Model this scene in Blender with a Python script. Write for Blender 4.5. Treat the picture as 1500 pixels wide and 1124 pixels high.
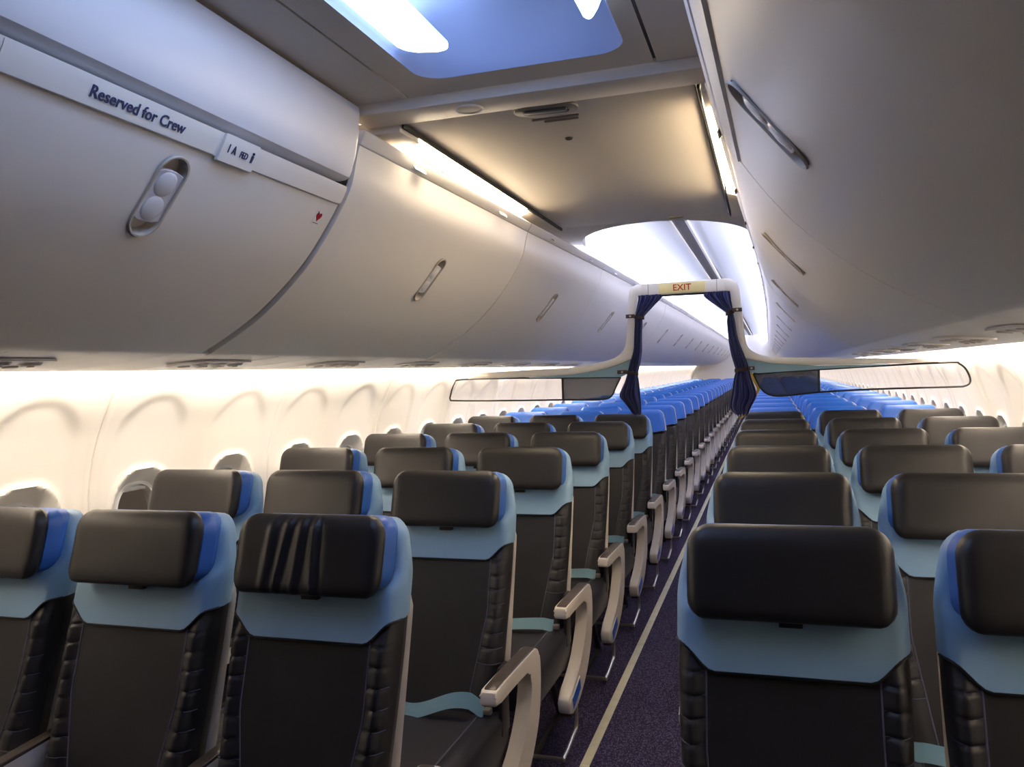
import bpy, bmesh, math, random
from mathutils import Vector, Matrix
random.seed(7)
PI = math.pi
for o in list(bpy.data.objects): bpy.data.objects.remove(o)
SC = bpy.context.scene
COL = SC.collection

# ------------------------------------------------------------------ camera
CAM = (0.4634, -0.8252, 1.4116)
yaw, pitch, roll, FPX = 0.3071, -0.0117, -0.0334, 1189.3
F = Vector((-math.sin(yaw)*math.cos(pitch), math.cos(yaw)*math.cos(pitch), math.sin(pitch)))
R0 = Vector((math.cos(yaw), math.sin(yaw), 0)); U0 = R0.cross(F)
R = R0*math.cos(roll)+U0*math.sin(roll); U = -R0*math.sin(roll)+U0*math.cos(roll)
cam_data = bpy.data.cameras.new('camera'); cam = bpy.data.objects.new('camera', cam_data); COL.objects.link(cam)
cam.matrix_world = Matrix(((R.x, U.x, -F.x, CAM[0]), (R.y, U.y, -F.y, CAM[1]), (R.z, U.z, -F.z, CAM[2]), (0, 0, 0, 1)))
cam_data.sensor_fit = 'HORIZONTAL'; cam_data.sensor_width = 36; cam_data.lens = 36*FPX/1500
cam_data.clip_start = 0.02; cam_data.clip_end = 80
SC.camera = cam
# ------------------------------------------------------------------ world, exposure
W = bpy.data.worlds.new('world'); SC.world = W; W.use_nodes = True
W.node_tree.nodes['Background'].inputs[0].default_value = (0.035, 0.026, 0.02, 1)
W.node_tree.nodes['Background'].inputs[1].default_value = 1
SC.view_settings.view_transform = 'Standard'; SC.view_settings.look = 'None'
SC.view_settings.gamma = 1; SC.view_settings.use_curve_mapping = False
SC.view_settings.exposure = 1.2
# lamp strengths of the cabin's own lights
E_COVE_WALL = 34.0      # warm strip behind the service panels, washing the side walls
E_COVE_TOP = 16.0       # cool strip on top of the bins, washing the vault
E_SLOT = 22.0           # warm tube between flat ceiling and bins
E_RECESS = 3.6          # cool lenses in the recessed entry light
# ------------------------------------------------------------------ materials
def lin(c):
    return tuple((x/12.92 if x <= .04045 else ((x+.055)/1.055)**2.4) for x in (v/255 for v in c))+(1,)
MATS = {}
def mat(name, rgb, rough=.5, metal=0, spec=.5, bump=None, emit=None, alpha=None, vary=None, sheen=0, coat=0):
    if name in MATS: return MATS[name]
    m = bpy.data.materials.new(name); m.use_nodes = True; nt = m.node_tree; p = nt.nodes['Principled BSDF']
    p.inputs['Base Color'].default_value = lin(rgb); p.inputs['Roughness'].default_value = rough
    p.inputs['Metallic'].default_value = metal; p.inputs['Specular IOR Level'].default_value = spec
    if sheen: p.inputs['Sheen Weight'].default_value = sheen
    if coat: p.inputs['Coat Weight'].default_value = coat
    if emit:
        p.inputs['Emission Color'].default_value = lin(emit[0]); p.inputs['Emission Strength'].default_value = emit[1]
    tc = nt.nodes.new('ShaderNodeTexCoord')
    if vary:
        n = nt.nodes.new('ShaderNodeTexNoise'); n.inputs['Scale'].default_value = vary[0]; n.inputs['Detail'].default_value = 4
        nt.links.new(tc.outputs['Object'], n.inputs['Vector'])
        r = nt.nodes.new('ShaderNodeValToRGB'); r.color_ramp.elements[0].position = .3; r.color_ramp.elements[1].position = .7
        r.color_ramp.elements[0].color = lin([max(0, c-vary[1]) for c in rgb]); r.color_ramp.elements[1].color = lin([min(255, c+vary[1]) for c in rgb])
        nt.links.new(n.outputs['Fac'], r.inputs['Fac']); nt.links.new(r.outputs['Color'], p.inputs['Base Color'])
    if bump:
        n = nt.nodes.new('ShaderNodeTexNoise'); n.inputs['Scale'].default_value = bump[0]; n.inputs['Detail'].default_value = 3
        nt.links.new(tc.outputs['Object'], n.inputs['Vector'])
        b = nt.nodes.new('ShaderNodeBump'); b.inputs['Strength'].default_value = bump[1]; b.inputs['Distance'].default_value = bump[2] if len(bump) > 2 else .002
        nt.links.new(n.outputs['Fac'], b.inputs['Height']); nt.links.new(b.outputs['Normal'], p.inputs['Normal'])
    if alpha is not None:
        p.inputs['Alpha'].default_value = alpha
    MATS[name] = m; return m
M_leather = mat('dark_leather', (37, 35, 38), .45, spec=.45, bump=(260, .18, .001), vary=(9, 4))
M_pad = mat('headrest_leather', (33, 30, 31), .42, spec=.5, bump=(30, .12, .004), vary=(7, 4))
M_pipe = mat('piping_thread', (84, 84, 108), .55)
M_collar = mat('pale_blue_leather', (136, 172, 202), .5, bump=(220, .12, .001))
M_blue = mat('vivid_blue_leather', (40, 104, 200), .45, bump=(200, .12, .001))
M_bluew = mat('blue_side_leather', (52, 104, 184), .45, bump=(200, .12, .001))
M_cush = mat('seat_cushion_leather', (42, 40, 48), .45, bump=(240, .15, .001))
M_shell = mat('pale_seat_shell', (205, 197, 188), .4)
M_arm = mat('pale_armrest_plastic', (220, 211, 202), .38, vary=(4, 4))
M_armpad = mat('brown_armrest_pad', (78, 68, 62), .3)
M_metal = mat('brushed_metal', (190, 182, 172), .3, metal=.9)
M_dmetal = mat('dark_metal', (50, 48, 50), .45, metal=.4)
M_belt = mat('pale_blue_webbing', (150, 195, 215), .55, bump=(400, .3, .001))
M_placard = mat('blue_placard', (30, 92, 200), .4)
M_white = mat('white_plastic', (236, 232, 226), .45)
M_bin = mat('bin_plastic', (236, 230, 224), .38, bump=(600, .05, .0006))
M_binin = mat('bin_inner', (112, 106, 106), .6)
M_val = mat('valance_plastic', (222, 220, 224), .35)
M_wall = mat('wall_plastic', (240, 233, 222), .5, bump=(500, .05, .0006))
M_ceil = mat('ceiling_panel', (214, 205, 194), .55, bump=(300, .06, .0008))
M_ceilb = mat('ceiling_beam', (222, 213, 203), .5)
M_vault = mat('vault_panel', (226, 228, 234), .5)
M_grey = mat('grey_trim', (120, 114, 110), .5)
M_dark = mat('dark_recess', (34, 32, 32), .6)
M_galley = mat('galley_wall', (88, 80, 74), .6)
M_cup = mat('latch_cup', (196, 186, 172), .5)
M_black = mat('black_trim', (22, 21, 22), .5)
M_exit = mat('exit_panel', (244, 226, 160), .5)
M_red = mat('exit_red', (196, 62, 30), .5)
M_txt = mat('navy_print', (52, 58, 96), .6)
M_heart = mat('red_print', (176, 14, 34), .5)
M_curt = mat('navy_curtain', (58, 66, 126), .85, sheen=.3, bump=(500, .4, .001))
M_strap = mat('brown_strap', (72, 54, 50), .5)
M_gold = mat('gold_webbing', (205, 178, 90), .5)
M_strip = mat('photoluminescent_strip', (214, 208, 176), .4, vary=(14, 8))
M_div = mat('divider_plastic', (232, 226, 214), .42)
M_divb = mat('divider_blue', (138, 172, 186), .5)
M_glass = None
def glass():
    m = bpy.data.materials.new('pane_plastic'); m.use_nodes = True; p = m.node_tree.nodes['Principled BSDF']
    p.inputs['Base Color'].default_value = (.9, .9, .9, 1); p.inputs['Roughness'].default_value = .05
    p.inputs['Transmission Weight'].default_value = 1; p.inputs['IOR'].default_value = 1.1
    return m
M_glass = glass()
def emis(name, rgb, s):
    m = bpy.data.materials.new(name); m.use_nodes = True; nt = m.node_tree; nt.nodes.clear()
    e = nt.nodes.new('ShaderNodeEmission'); e.inputs[0].default_value = lin(rgb); e.inputs[1].default_value = s
    o = nt.nodes.new('ShaderNodeOutputMaterial'); nt.links.new(e.outputs[0], o.inputs[0]); return m
L_wall = emis('lamp_warm_wall', (255, 241, 224), E_COVE_WALL)
L_top = emis('lamp_cool_vault', (226, 230, 255), E_COVE_TOP)
L_slot = emis('lamp_warm_tube', (255, 234, 200), E_SLOT)
L_rec = emis('lamp_cool_lens', (176, 204, 255), E_RECESS)
def mesh_mat():
    m = bpy.data.materials.new('screen_mesh'); m.use_nodes = True; nt = m.node_tree; p = nt.nodes['Principled BSDF']
    p.inputs['Base Color'].default_value = lin((60, 66, 92)); p.inputs['Roughness'].default_value = .7
    return m
def netting(name, rgb, cover, scale):
    m = bpy.data.materials.new(name); m.use_nodes = True; nt = m.node_tree; p = nt.nodes['Principled BSDF']
    p.inputs['Base Color'].default_value = lin(rgb); p.inputs['Roughness'].default_value = .7
    tc = nt.nodes.new('ShaderNodeTexCoord'); sx = nt.nodes.new('ShaderNodeSeparateXYZ'); nt.links.new(tc.outputs['Object'], sx.inputs[0])
    outs = []
    for ax in ('X', 'Z'):
        a = nt.nodes.new('ShaderNodeMath'); a.operation = 'MULTIPLY'; a.inputs[1].default_value = scale; nt.links.new(sx.outputs[ax], a.inputs[0])
        f = nt.nodes.new('ShaderNodeMath'); f.operation = 'FRACT'; nt.links.new(a.outputs[0], f.inputs[0])
        l = nt.nodes.new('ShaderNodeMath'); l.operation = 'LESS_THAN'; l.inputs[1].default_value = cover; nt.links.new(f.outputs[0], l.inputs[0]); outs.append(l)
    mx = nt.nodes.new('ShaderNodeMath'); mx.operation = 'MAXIMUM'; nt.links.new(outs[0].outputs[0], mx.inputs[0]); nt.links.new(outs[1].outputs[0], mx.inputs[1])
    nt.links.new(mx.outputs[0], p.inputs['Alpha']); return m
M_net1 = netting('coarse_mesh', (92, 94, 112), .07, 330)
M_net2 = netting('dense_mesh', (22, 25, 42), .70, 330)
def carpet():
    m = bpy.data.materials.new('navy_carpet'); m.use_nodes = True; nt = m.node_tree; p = nt.nodes['Principled BSDF']
    p.inputs['Roughness'].default_value = .95; p.inputs['Specular IOR Level'].default_value = .15
    tc = nt.nodes.new('ShaderNodeTexCoord'); mp = nt.nodes.new('ShaderNodeMapping'); mp.inputs['Scale'].default_value = (170, 95, 1); mp.inputs['Rotation'].default_value = (0, 0, .3)
    nt.links.new(tc.outputs['Object'], mp.inputs['Vector'])
    n = nt.nodes.new('ShaderNodeTexVoronoi'); n.inputs['Scale'].default_value = 1; nt.links.new(mp.outputs[0], n.inputs['Vector'])
    r = nt.nodes.new('ShaderNodeValToRGB'); e = r.color_ramp.elements
    e[0].position = 0; e[0].color = lin((128, 118, 148)); e[1].position = .42; e[1].color = lin((62, 54, 82))
    x = r.color_ramp.elements.new(.8); x.color = lin((46, 40, 64))
    nt.links.new(n.outputs['Distance'], r.inputs['Fac']); nt.links.new(r.outputs['Color'], p.inputs['Base Color'])
    b = nt.nodes.new('ShaderNodeBump'); b.inputs['Strength'].default_value = .5; b.inputs['Distance'].default_value = .003
    nt.links.new(n.outputs['Distance'], b.inputs['Height']); nt.links.new(b.outputs['Normal'], p.inputs['Normal']); return m
M_carpet = carpet()

# ------------------------------------------------------------------ helpers
def link(o, parent=None):
    COL.objects.link(o)
    if parent is not None: o.parent = parent
    return o
def obj(name, bm, m, parent=None, smooth=True, ang=40):
    me = bpy.data.meshes.new(name)
    bmesh.ops.recalc_face_normals(bm, faces=bm.faces)
    bm.to_mesh(me); bm.free()
    for x in (m if isinstance(m, (list, tuple)) else [m]): me.materials.append(x)
    if smooth:
        for p in me.polygons: p.use_smooth = True
        me.set_sharp_from_angle(angle=math.radians(ang))
    return link(bpy.data.objects.new(name, me), parent)
def empty(name, loc=(0, 0, 0), rz=0):
    o = bpy.data.objects.new(name, None); o.empty_display_size = .1; o.location = loc; o.rotation_euler = (0, 0, rz)
    return link(o)
def tag(o, label=None, cat=None, group=None, kind=None):
    if label: o['label'] = label
    if cat: o['category'] = cat
    if group: o['group'] = group
    if kind: o['kind'] = kind
    return o
def dup(root, parent=None):
    c = root.copy(); COL.objects.link(c); c.parent = parent
    for ch in root.children: dup(ch, c)
    return c
def quadgrid(bm, P, closeu=False):
    """P[i][j] -> Vector; returns vertex grid"""
    V = [[bm.verts.new(p) for p in row] for row in P]
    n, k = len(V), len(V[0])
    for i in range(n-1):
        for j in range(k-1):
            bm.faces.new((V[i][j], V[i+1][j], V[i+1][j+1], V[i][j+1]))
    return V
def box(bm, x0, x1, y0, y1, z0, z1, bev=0, seg=2):
    r = bmesh.ops.create_cube(bm, size=1); vs = r['verts']
    for v in vs:
        v.co = Vector(((x0+x1)/2+v.co.x*(x1-x0), (y0+y1)/2+v.co.y*(y1-y0), (z0+z1)/2+v.co.z*(z1-z0)))
    if bev:
        es = list({e for v in vs for e in v.link_edges})
        bmesh.ops.bevel(bm, geom=es, offset=bev, segments=seg, affect='EDGES', profile=.5)
def tube(bm, pts, r, n=8, caps=True):
    pts = [Vector(p) for p in pts]; rings = []
    up = None
    for i, p in enumerate(pts):
        a = (pts[min(i+1, len(pts)-1)]-pts[max(i-1, 0)]).normalized()
        if up is None:
            up = Vector((0, 0, 1)) if abs(a.z) < .9 else Vector((0, 1, 0))
        s = a.cross(up).normalized(); up = s.cross(a).normalized()
        rr = r[i] if isinstance(r, (list, tuple)) else r
        rings.append([bm.verts.new(p+(s*math.cos(t)+up*math.sin(t))*rr) for t in (2*PI*k/n for k in range(n))])
    for a, b in zip(rings, rings[1:]):
        for k in range(n): bm.faces.new((a[k], a[(k+1) % n], b[(k+1) % n], b[k]))
    if caps: bm.faces.new(rings[0][::-1]); bm.faces.new(rings[-1])
def smoothpts(pts, n=6):
    pts = [Vector(p) for p in pts]; out = []
    for i in range(len(pts)-1):
        p0 = pts[max(i-1, 0)]; p1 = pts[i]; p2 = pts[i+1]; p3 = pts[min(i+2, len(pts)-1)]
        for k in range(n):
            t = k/n
            out.append(.5*((2*p1)+(p2-p0)*t+(2*p0-5*p1+4*p2-p3)*t*t+(3*p1-p0-3*p2+p3)*t**3))
    out.append(pts[-1]); return out
def prism(bm, poly, axis, a, b, bev=0, seg=2):
    """closed polygon of 2D points extruded along axis ('x': pts are (y,z); 'y': (x,z); 'z': (x,y))"""
    def mk(p, t): return (t, p[0], p[1]) if axis == 'x' else ((p[0], t, p[1]) if axis == 'y' else (p[0], p[1], t))
    A = [bm.verts.new(mk(p, a)) for p in poly]; B = [bm.verts.new(mk(p, b)) for p in poly]
    n = len(poly); fs = [bm.faces.new(A), bm.faces.new(B[::-1])]
    for i in range(n): bm.faces.new((A[i], B[i], B[(i+1) % n], A[(i+1) % n]))
    if bev:
        es = [e for f in fs for e in f.edges]
        bmesh.ops.bevel(bm, geom=es, offset=bev, segments=seg, affect='EDGES', profile=.5)
def rrect(cx, cy, w, h, r, n=6):
    out = []
    for qx, qy, a0 in ((1, 1, 0), (-1, 1, PI/2), (-1, -1, PI), (1, -1, 1.5*PI)):
        for k in range(n+1):
            a = a0+PI/2*k/n
            out.append((cx+qx*(w/2-r)+r*math.cos(a), cy+qy*(h/2-r)+r*math.sin(a)))
    return out
def text_bm(s, size, extrude=.0006):
    cu = bpy.data.curves.new('lettering', 'FONT'); cu.body = s; cu.size = size; cu.extrude = extrude; cu.align_x = 'CENTER'; cu.align_y = 'CENTER'; cu.resolution_u = 3; cu.offset = size*.012
    o = bpy.data.objects.new('lettering', cu); COL.objects.link(o)
    dg = bpy.context.evaluated_depsgraph_get(); me = bpy.data.meshes.new_from_object(o.evaluated_get(dg))
    bm = bmesh.new(); bm.from_mesh(me); bpy.data.objects.remove(o); bpy.data.curves.remove(cu); bpy.data.meshes.remove(me); return bm
def text(name, s, size, m, M, parent, sx=1):
    bm = text_bm(s, size); bm.transform(M @ Matrix.Diagonal((sx, 1, 1, 1)))
    return obj(name, bm, m, parent, smooth=False)
def frame3(o, xa, ya):
    xa = Vector(xa).normalized(); ya = Vector(ya); ya = (ya-xa*ya.dot(xa)).normalized(); za = xa.cross(ya)
    return Matrix(((xa.x, ya.x, za.x, o[0]), (xa.y, ya.y, za.y, o[1]), (xa.z, ya.z, za.z, o[2]), (0, 0, 0, 1)))
def pad(zb, zt, hw, ymid, t, nx=20, nz=14, rt=.03, rb=.02, edge=.02, zl=None, df=None, blunt=False):
    """upholstered pad standing in the XZ plane facing -Y with pillowed edges"""
    bm = bmesh.new()
    def half(z):
        w = hw(z)
        if rt and z > zt-rt: d = z-(zt-rt); w -= rt-math.sqrt(max(0, rt*rt-d*d))
        if rb and z < zb+rb: d = zb+rb-z; w -= rb-math.sqrt(max(0, rb*rb-d*d))
        return w
    def vv(j):
        s = j/nz; return .5-.5*math.cos(PI*s) if nz < 24 else s*.6+.4*(.5-.5*math.cos(PI*s))
    FR, BK = [], []
    for i in range(nx+1):
        u = -1+2*i/nx; u = math.sin(u*PI/2)*.45+u*.55
        fr, bk = [], []
        for j in range(nz+1):
            v = vv(j); zc = zb+(zt-zb)*v; h = half(zc); x = u*h
            z0 = zl(x) if zl else zb
            z = z0+(zt-z0)*v
            d = min(h-abs(x), zt-z, 9 if blunt else z-z0)
            e = math.sqrt(max(0, 1-(1-min(1, d/edge))**2))
            y = ymid(z)
            fr.append(Vector((x, y-t/2*e-(df(x, z)*e if df else 0), z))); bk.append(Vector((x, y+t/2*e+1e-4, z)))
        FR.append(fr); BK.append(bk)
    A = quadgrid(bm, FR); B = quadgrid(bm, BK)
    n, k = nx, nz
    for i in range(n):
        bm.faces.new((A[i][0], A[i+1][0], B[i+1][0], B[i][0])); bm.faces.new((A[i][k], B[i][k], B[i+1][k], A[i+1][k]))
    for j in range(k):
        bm.faces.new((A[0][j], B[0][j], B[0][j+1], A[0][j+1])); bm.faces.new((A[n][j], A[n][j+1], B[n][j+1], B[n][j]))
    return bm

# lateral drift of the fuselage lining around the seats
def cx(y):
    pts = [(-3, -.11), (1.15, -.11), (2.67, -.083), (4.19, -.045), (5.71, -.022), (8.75, 0), (40, 0)]
    for (a, u), (b, v) in zip(pts, pts[1:]):
        if y <= b: return u+(v-u)*(y-a)/(b-a)
    return 0
P = 0.787

# ------------------------------------------------------------------ floor and shell
bm = bmesh.new(); box(bm, -1.75, 1.7, -2.4, 23.6, -.05, 0)
tag(obj('floor', bm, M_carpet, smooth=False), kind='structure')
bm = bmesh.new(); box(bm, -1.95, 1.85, -2.45, -2.35, -.05, 2.6)
tag(obj('wall_front', bm, M_galley, smooth=False), kind='structure')
bm = bmesh.new(); box(bm, -1.75, 1.7, 23.5, 23.6, -.05, 2.6)
tag(obj('wall_rear', bm, M_white, smooth=False), kind='structure')

# side wall panel, 1.016 m long with two windows (local: y 0..1.016, x outward positive)
WZ = [(0, 1.64), (.2, 1.68), (.4, 1.70), (.7, 1.70), (1.0, 1.68), (1.12, 1.665), (1.25, 1.625), (1.35, 1.575), (1.46, 1.512), (1.56, 1.46), (1.66, 1.37)]
def wallx(z):
    for i in range(len(WZ)-1):
        if z <= WZ[i+1][0]: break
    p0 = WZ[max(i-1, 0)]; p1 = WZ[i]; p2 = WZ[i+1]; p3 = WZ[min(i+2, len(WZ)-1)]
    t = (z-p1[0])/(p2[0]-p1[0]); m1 = (p2[1]-p0[1])/(p2[0]-p0[0])*(p2[0]-p1[0]); m2 = (p3[1]-p1[1])/(p3[0]-p1[0])*(p2[0]-p1[0])
    return (2*t**3-3*t*t+1)*p1[1]+(t**3-2*t*t+t)*m1+(-2*t**3+3*t*t)*p2[1]+(t**3-t*t)*m2
PL = 1.016; WCZ = .90; WY = (.254, .762)
def sstep(a, b, x):
    t = max(0, min(1, (x-a)/(b-a))); return t*t*(3-2*t)
def wall_disp(y, z):
    d = 0.0
    for wy in WY:
        # arched shallow recess rising above each window
        hw = .178; top = 1.372
        zz = (z-1.20)/(top-1.20) if z > 1.20 else 0
        yy = (y-wy)/hw
        rr = math.sqrt(yy*yy+zz*zz)
        d += .006*(1-sstep(.84, 1.10, rr))*sstep(.35, .6, z)
        # window funnel
        q = ((abs(y-wy)/.150)**2.6+(abs(z-WCZ)/.200)**2.6)**(1/2.6)
        d += .034*(1-sstep(.70, 1.0, q)) - .009*math.exp(-((q-1.03)/.045)**2)
    e = min(y, PL-y)
    d -= .005*(1-sstep(.016, .036, e)); d += .005*(1-sstep(0, .006, e))
    return d
def wall_mesh(sg):
    bm = bmesh.new(); ys = [PL*k/80 for k in range(81)]
    for e in (.004, .008, .022, .03): ys += [e, PL-e]
    ys = sorted(set(ys)); zs = [0, .1, .2, .3, .4, .5, .58, .64]+[.68+.0125*k for k in range(70)]
    zs = [z for z in zs if z <= 1.56]
    V = [[bm.verts.new((sg*(wallx(z)+wall_disp(y, z)), y, z)) for z in zs] for y in ys]
    for i in range(len(ys)-1):
        for j in range(len(zs)-1):
            y = (ys[i]+ys[i+1])/2; z = (zs[j]+zs[j+1])/2
            if any(((abs(y-w)/.105)**2.6+(abs(z-WCZ)/.150)**2.6) < 1 for w in WY): continue
            bm.faces.new((V[i][j], V[i+1][j], V[i+1][j+1], V[i][j+1]))
    return bm
def window_parts(sg, shade_low):
    x = sg*(wallx(WCZ)+.030)
    def ring(a, b, n=40): return [(a*math.copysign(abs(math.cos(t))**(2/2.6), math.cos(t)), WCZ+b*math.copysign(abs(math.sin(t))**(2/2.6), math.sin(t))) for t in (2*PI*k/n for k in range(n))]
    root = empty('window_1')
    bm = bmesh.new(); secs = [(.118, .163, -.004), (.112, .157, -.010), (.100, .145, -.008), (.098, .143, .03), (.120, .168, .03)]
    rings = [[bm.verts.new((x+sg*dx, p[0], p[1])) for p in ring(a, b)] for a, b, dx in secs]
    for A, B in zip(rings, rings[1:]+rings[:1]):
        n = len(A)
        for k in range(n): bm.faces.new((A[k], A[(k+1) % n], B[(k+1) % n], B[k]))
    obj('window_frame', bm, M_white, root)
    bm = bmesh.new(); prism(bm, ring(.102, .147), 'x', x+sg*.016, x+sg*.020); obj('pane', bm, M_glass, root)
    bm = bmesh.new()
    pts = [p for p in ring(.1, .145)]; zc = WCZ+.145-shade_low
    up = [(a, max(b, zc)) for a, b in pts]; prism(bm, up, 'x', x+sg*.008, x+sg*.011); obj('window_shade', bm, M_white, root)
    bm = bmesh.new(); box(bm, x+sg*.003 if sg > 0 else x-.010, x+.010 if sg > 0 else x-.003, -.06, .06, zc-.004, zc+.008, .002); obj('shade_handle', bm, M_white, root)
    return root
wnum = [1]
for sg, side, y0 in ((-1, 'left', 1.39-3*PL), (1, 'right', 1.30-3*PL)):
    me = None; k = 0; wproto = None
    y = y0
    while y < 23.5:
        ym = y+PL/2; c = cx(ym); ang = -(cx(y+PL)-cx(y))/PL
        sh = (cx(y+PL)-cx(y))/PL
        if me is None:
            w = obj('wall_'+side, wall_mesh(sg), M_wall); me = w.data; base = me.copy()
        elif abs(sh) > 1e-6 or me is not base and abs(cx(y+PL)) < 1e-9 and y > 9:
            if abs(sh) > 1e-6:
                m2 = base.copy()
                for v in m2.vertices: v.co.x += sh*v.co.y
                w = link(bpy.data.objects.new('wall_'+side, m2))
            else:
                me = base; w = link(bpy.data.objects.new('wall_'+side, me))
        else:
            w = link(bpy.data.objects.new('wall_'+side, me))
        w.location = (cx(y)+(.012 if sg > 0 else 0), y, 0); tag(w, kind='structure')
        for wy in WY:
            if y+wy < -.2: continue
            if wproto is None: wproto = r = window_parts(sg, .02)
            else: r = dup(wproto)
            r.name = 'window_%d' % wnum[0]; wnum[0] += 1
            r.location = (cx(y+wy), y+wy, 0); tag(r, kind='structure')
        y += PL; k += 1
# ledge where wall meets floor
# outer skin above the walls so no stray light enters
bm = bmesh.new()
prism(bm, [(-1.75, 1.40), (-1.80, 1.46), (-1.5, 1.9), (-1.0, 2.3), (-.5, 2.52), (0, 2.56), (.5, 2.52), (1.0, 2.3), (1.5, 1.9), (1.75, 1.46), (1.70, 1.40), (1.85, 1.40), (1.9, 1.5), (1.6, 2.0), (1.1, 2.4), (.5, 2.6), (0, 2.64), (-.6, 2.6), (-1.2, 2.4), (-1.6, 2.0), (-1.95, 1.5), (-1.95, 1.40)], 'y', -2.45, 23.6)
tag(obj('ceiling', bm, M_white, smooth=False), kind='structure')

# ------------------------------------------------------------------ overhead bins
PROF = [(.455, 2.08), (.475, 2.02), (.505, 1.92), (.60, 1.78), (.685, 1.69), (.79, 1.605), (.89, 1.545), (.975, 1.502)]
PROFS = [(v.x, v.z) for v in smoothpts([(a, 0, b) for a, b in PROF], 5)]
def prof_at(z):
    for (a, z0), (b, z1) in zip(PROFS, PROFS[1:]):
        if z <= z0 and z >= z1:
            t = (z0-z)/(z0-z1); return a+(b-a)*t
    return PROFS[0][0] if z > PROFS[0][1] else PROFS[-1][0]
def offs(pts, d):
    out = []
    for i, p in enumerate(pts):
        a = pts[max(i-1, 0)]; b = pts[min(i+1, len(pts)-1)]; tx, tz = b[0]-a[0], b[1]-a[1]; l = math.hypot(tx, tz)
        out.append((p[0]-tz/l*d, p[1]+tx/l*d))
    return out
def pill(w, h, n=12):
    r = w/2; out = [(r*math.cos(a), (h/2-r)+r*math.sin(a)) for a in (PI*k/n for k in range(n+1))]
    return out+[(r*math.cos(a), -(h/2-r)+r*math.sin(a)) for a in (PI+PI*k/n for k in range(n+1))]
def latch(sg, parent, yc, zc, big):
    x = prof_at(zc); a = prof_at(zc+.07); b = prof_at(zc-.07)
    t = Vector((sg*(a-b), 0, .14)).normalized()           # up along the face
    n = Vector((-sg*t.z*1.0, 0, sg*t.x)); n = Vector((-sg*abs(t.z), 0, -abs(t.x))).normalized()   # towards aisle and down
    o = Vector((sg*x, yc, zc)); ya = t; xa = Vector((0, 1, 0))
    M = frame3(o, xa if xa.cross(ya).dot(n) > 0 else -xa, ya)
    w, h = (.074 if big else .060), .180
    # cup
    bm = bmesh.new(); secs = [(w+.012, h+.012, .0005), (w+.008, h+.008, .0035), (w, h, .0030), (w-.004, h-.004, -.022)]
    rings = []
    for ww, hh, dz in secs: rings.append([bm.verts.new((p[0], p[1], dz)) for p in pill(ww, hh)])
    for A, B in zip(rings, rings[1:]):
        for k in range(len(A)): bm.faces.new((A[k], A[(k+1) % len(A)], B[(k+1) % len(A)], B[k]))
    bm.faces.new(rings[-1]); bm.transform(M); L = obj('latch', bm, M_cup, parent)
    # bridge plate between two finger wells with domed buttons
    bm = bmesh.new(); hh = h*.30
    poly = [(-w/2+.001, -hh), (-w*.25, -hh-.004), (0, -hh-.006), (w*.25, -hh-.004), (w/2-.001, -hh), (w/2-.001, hh), (w*.25, hh+.004), (0, hh+.006), (-w*.25, hh+.004), (-w/2+.001, hh)]
    prism(bm, poly, 'z', -.010, -.001, .002, 2); bm.transform(M); obj('latch_paddle', bm, M_val, L)
    for s in (-1, 1):
        bm = bmesh.new(); bmesh.ops.create_uvsphere(bm, u_segments=20, v_segments=10, radius=1)
        for v in bm.verts: v.co = Vector((v.co.x*w*.40, v.co.y*w*.40+s*hh*.52, -.003+v.co.z*.007))
        bm.transform(M); obj('latch_button', bm, M_val, L)
    return M
def solid_door(sg, y0, y1, ztop, cut):
    pr = [p for p in PROFS if p[1] <= ztop+1e-6]
    pr = [(prof_at(ztop), ztop)]+[p for p in pr if p[1] < ztop-.004]
    pr += [(pr[-1][0]+.018, pr[-1][1]-.006), (pr[-1][0]+.034, pr[-1][1]-.004)]
    inn = offs(pr, -.016)
    if math.hypot(inn[0][0]-.9, inn[0][1]) > math.hypot(pr[0][0]-.9, pr[0][1]) : pass
    # make sure inner is outboard
    if inn[5][0] < pr[5][0]: inn = offs(pr, .016)
    poly = [(sg*a, b) for a, b in pr+inn[::-1]]
    bm = bmesh.new(); g = .0035
    n = len(poly); k = len(pr)
    A = [bm.verts.new((p[0], y0+g, p[1])) for p in poly]; B = [bm.verts.new((p[0], y1-g, p[1])) for p in poly]
    for i in range(n): bm.faces.new((A[i], B[i], B[(i+1) % n], A[(i+1) % n]))
    for L in (A, B):
        for i in range(k-1): bm.faces.new((L[i], L[i+1], L[n-2-i], L[n-1-i]))
    bmesh.ops.recalc_face_normals(bm, faces=bm.faces)
    me = bpy.data.meshes.new('door'); bm.to_mesh(me); bm.free(); o = link(bpy.data.objects.new('door', me))
    if cut:
        yc, zc, _ = cut; x = prof_at(zc); a = prof_at(zc+.07); b = prof_at(zc-.07)
        t = Vector((sg*(a-b), 0, .14)).normalized()
        M = frame3((sg*x, yc, zc), (0, 1, 0), t)
        bm = bmesh.new(); prism(bm, pill(cut[2]+.004, .184), 'z', -.06, .06); bm.transform(M); bmesh.ops.recalc_face_normals(bm, faces=bm.faces)
        mc = bpy.data.meshes.new('cut'); bm.to_mesh(mc); bm.free(); c = link(bpy.data.objects.new('cut', mc))
        md = o.modifiers.new('b', 'BOOLEAN'); md.object = c; md.operation = 'DIFFERENCE'; md.solver = 'EXACT'
        dg = bpy.context.evaluated_depsgraph_get(); nm = bpy.data.meshes.new_from_object(o.evaluated_get(dg))
        o.modifiers.clear(); o.data = nm; bpy.data.objects.remove(c); bpy.data.meshes.remove(mc)
        bpy.data.meshes.remove(me); nm.name = 'door'
    bm = bmesh.new(); bm.from_mesh(o.data); bpy.data.objects.remove(o); return bm
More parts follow.
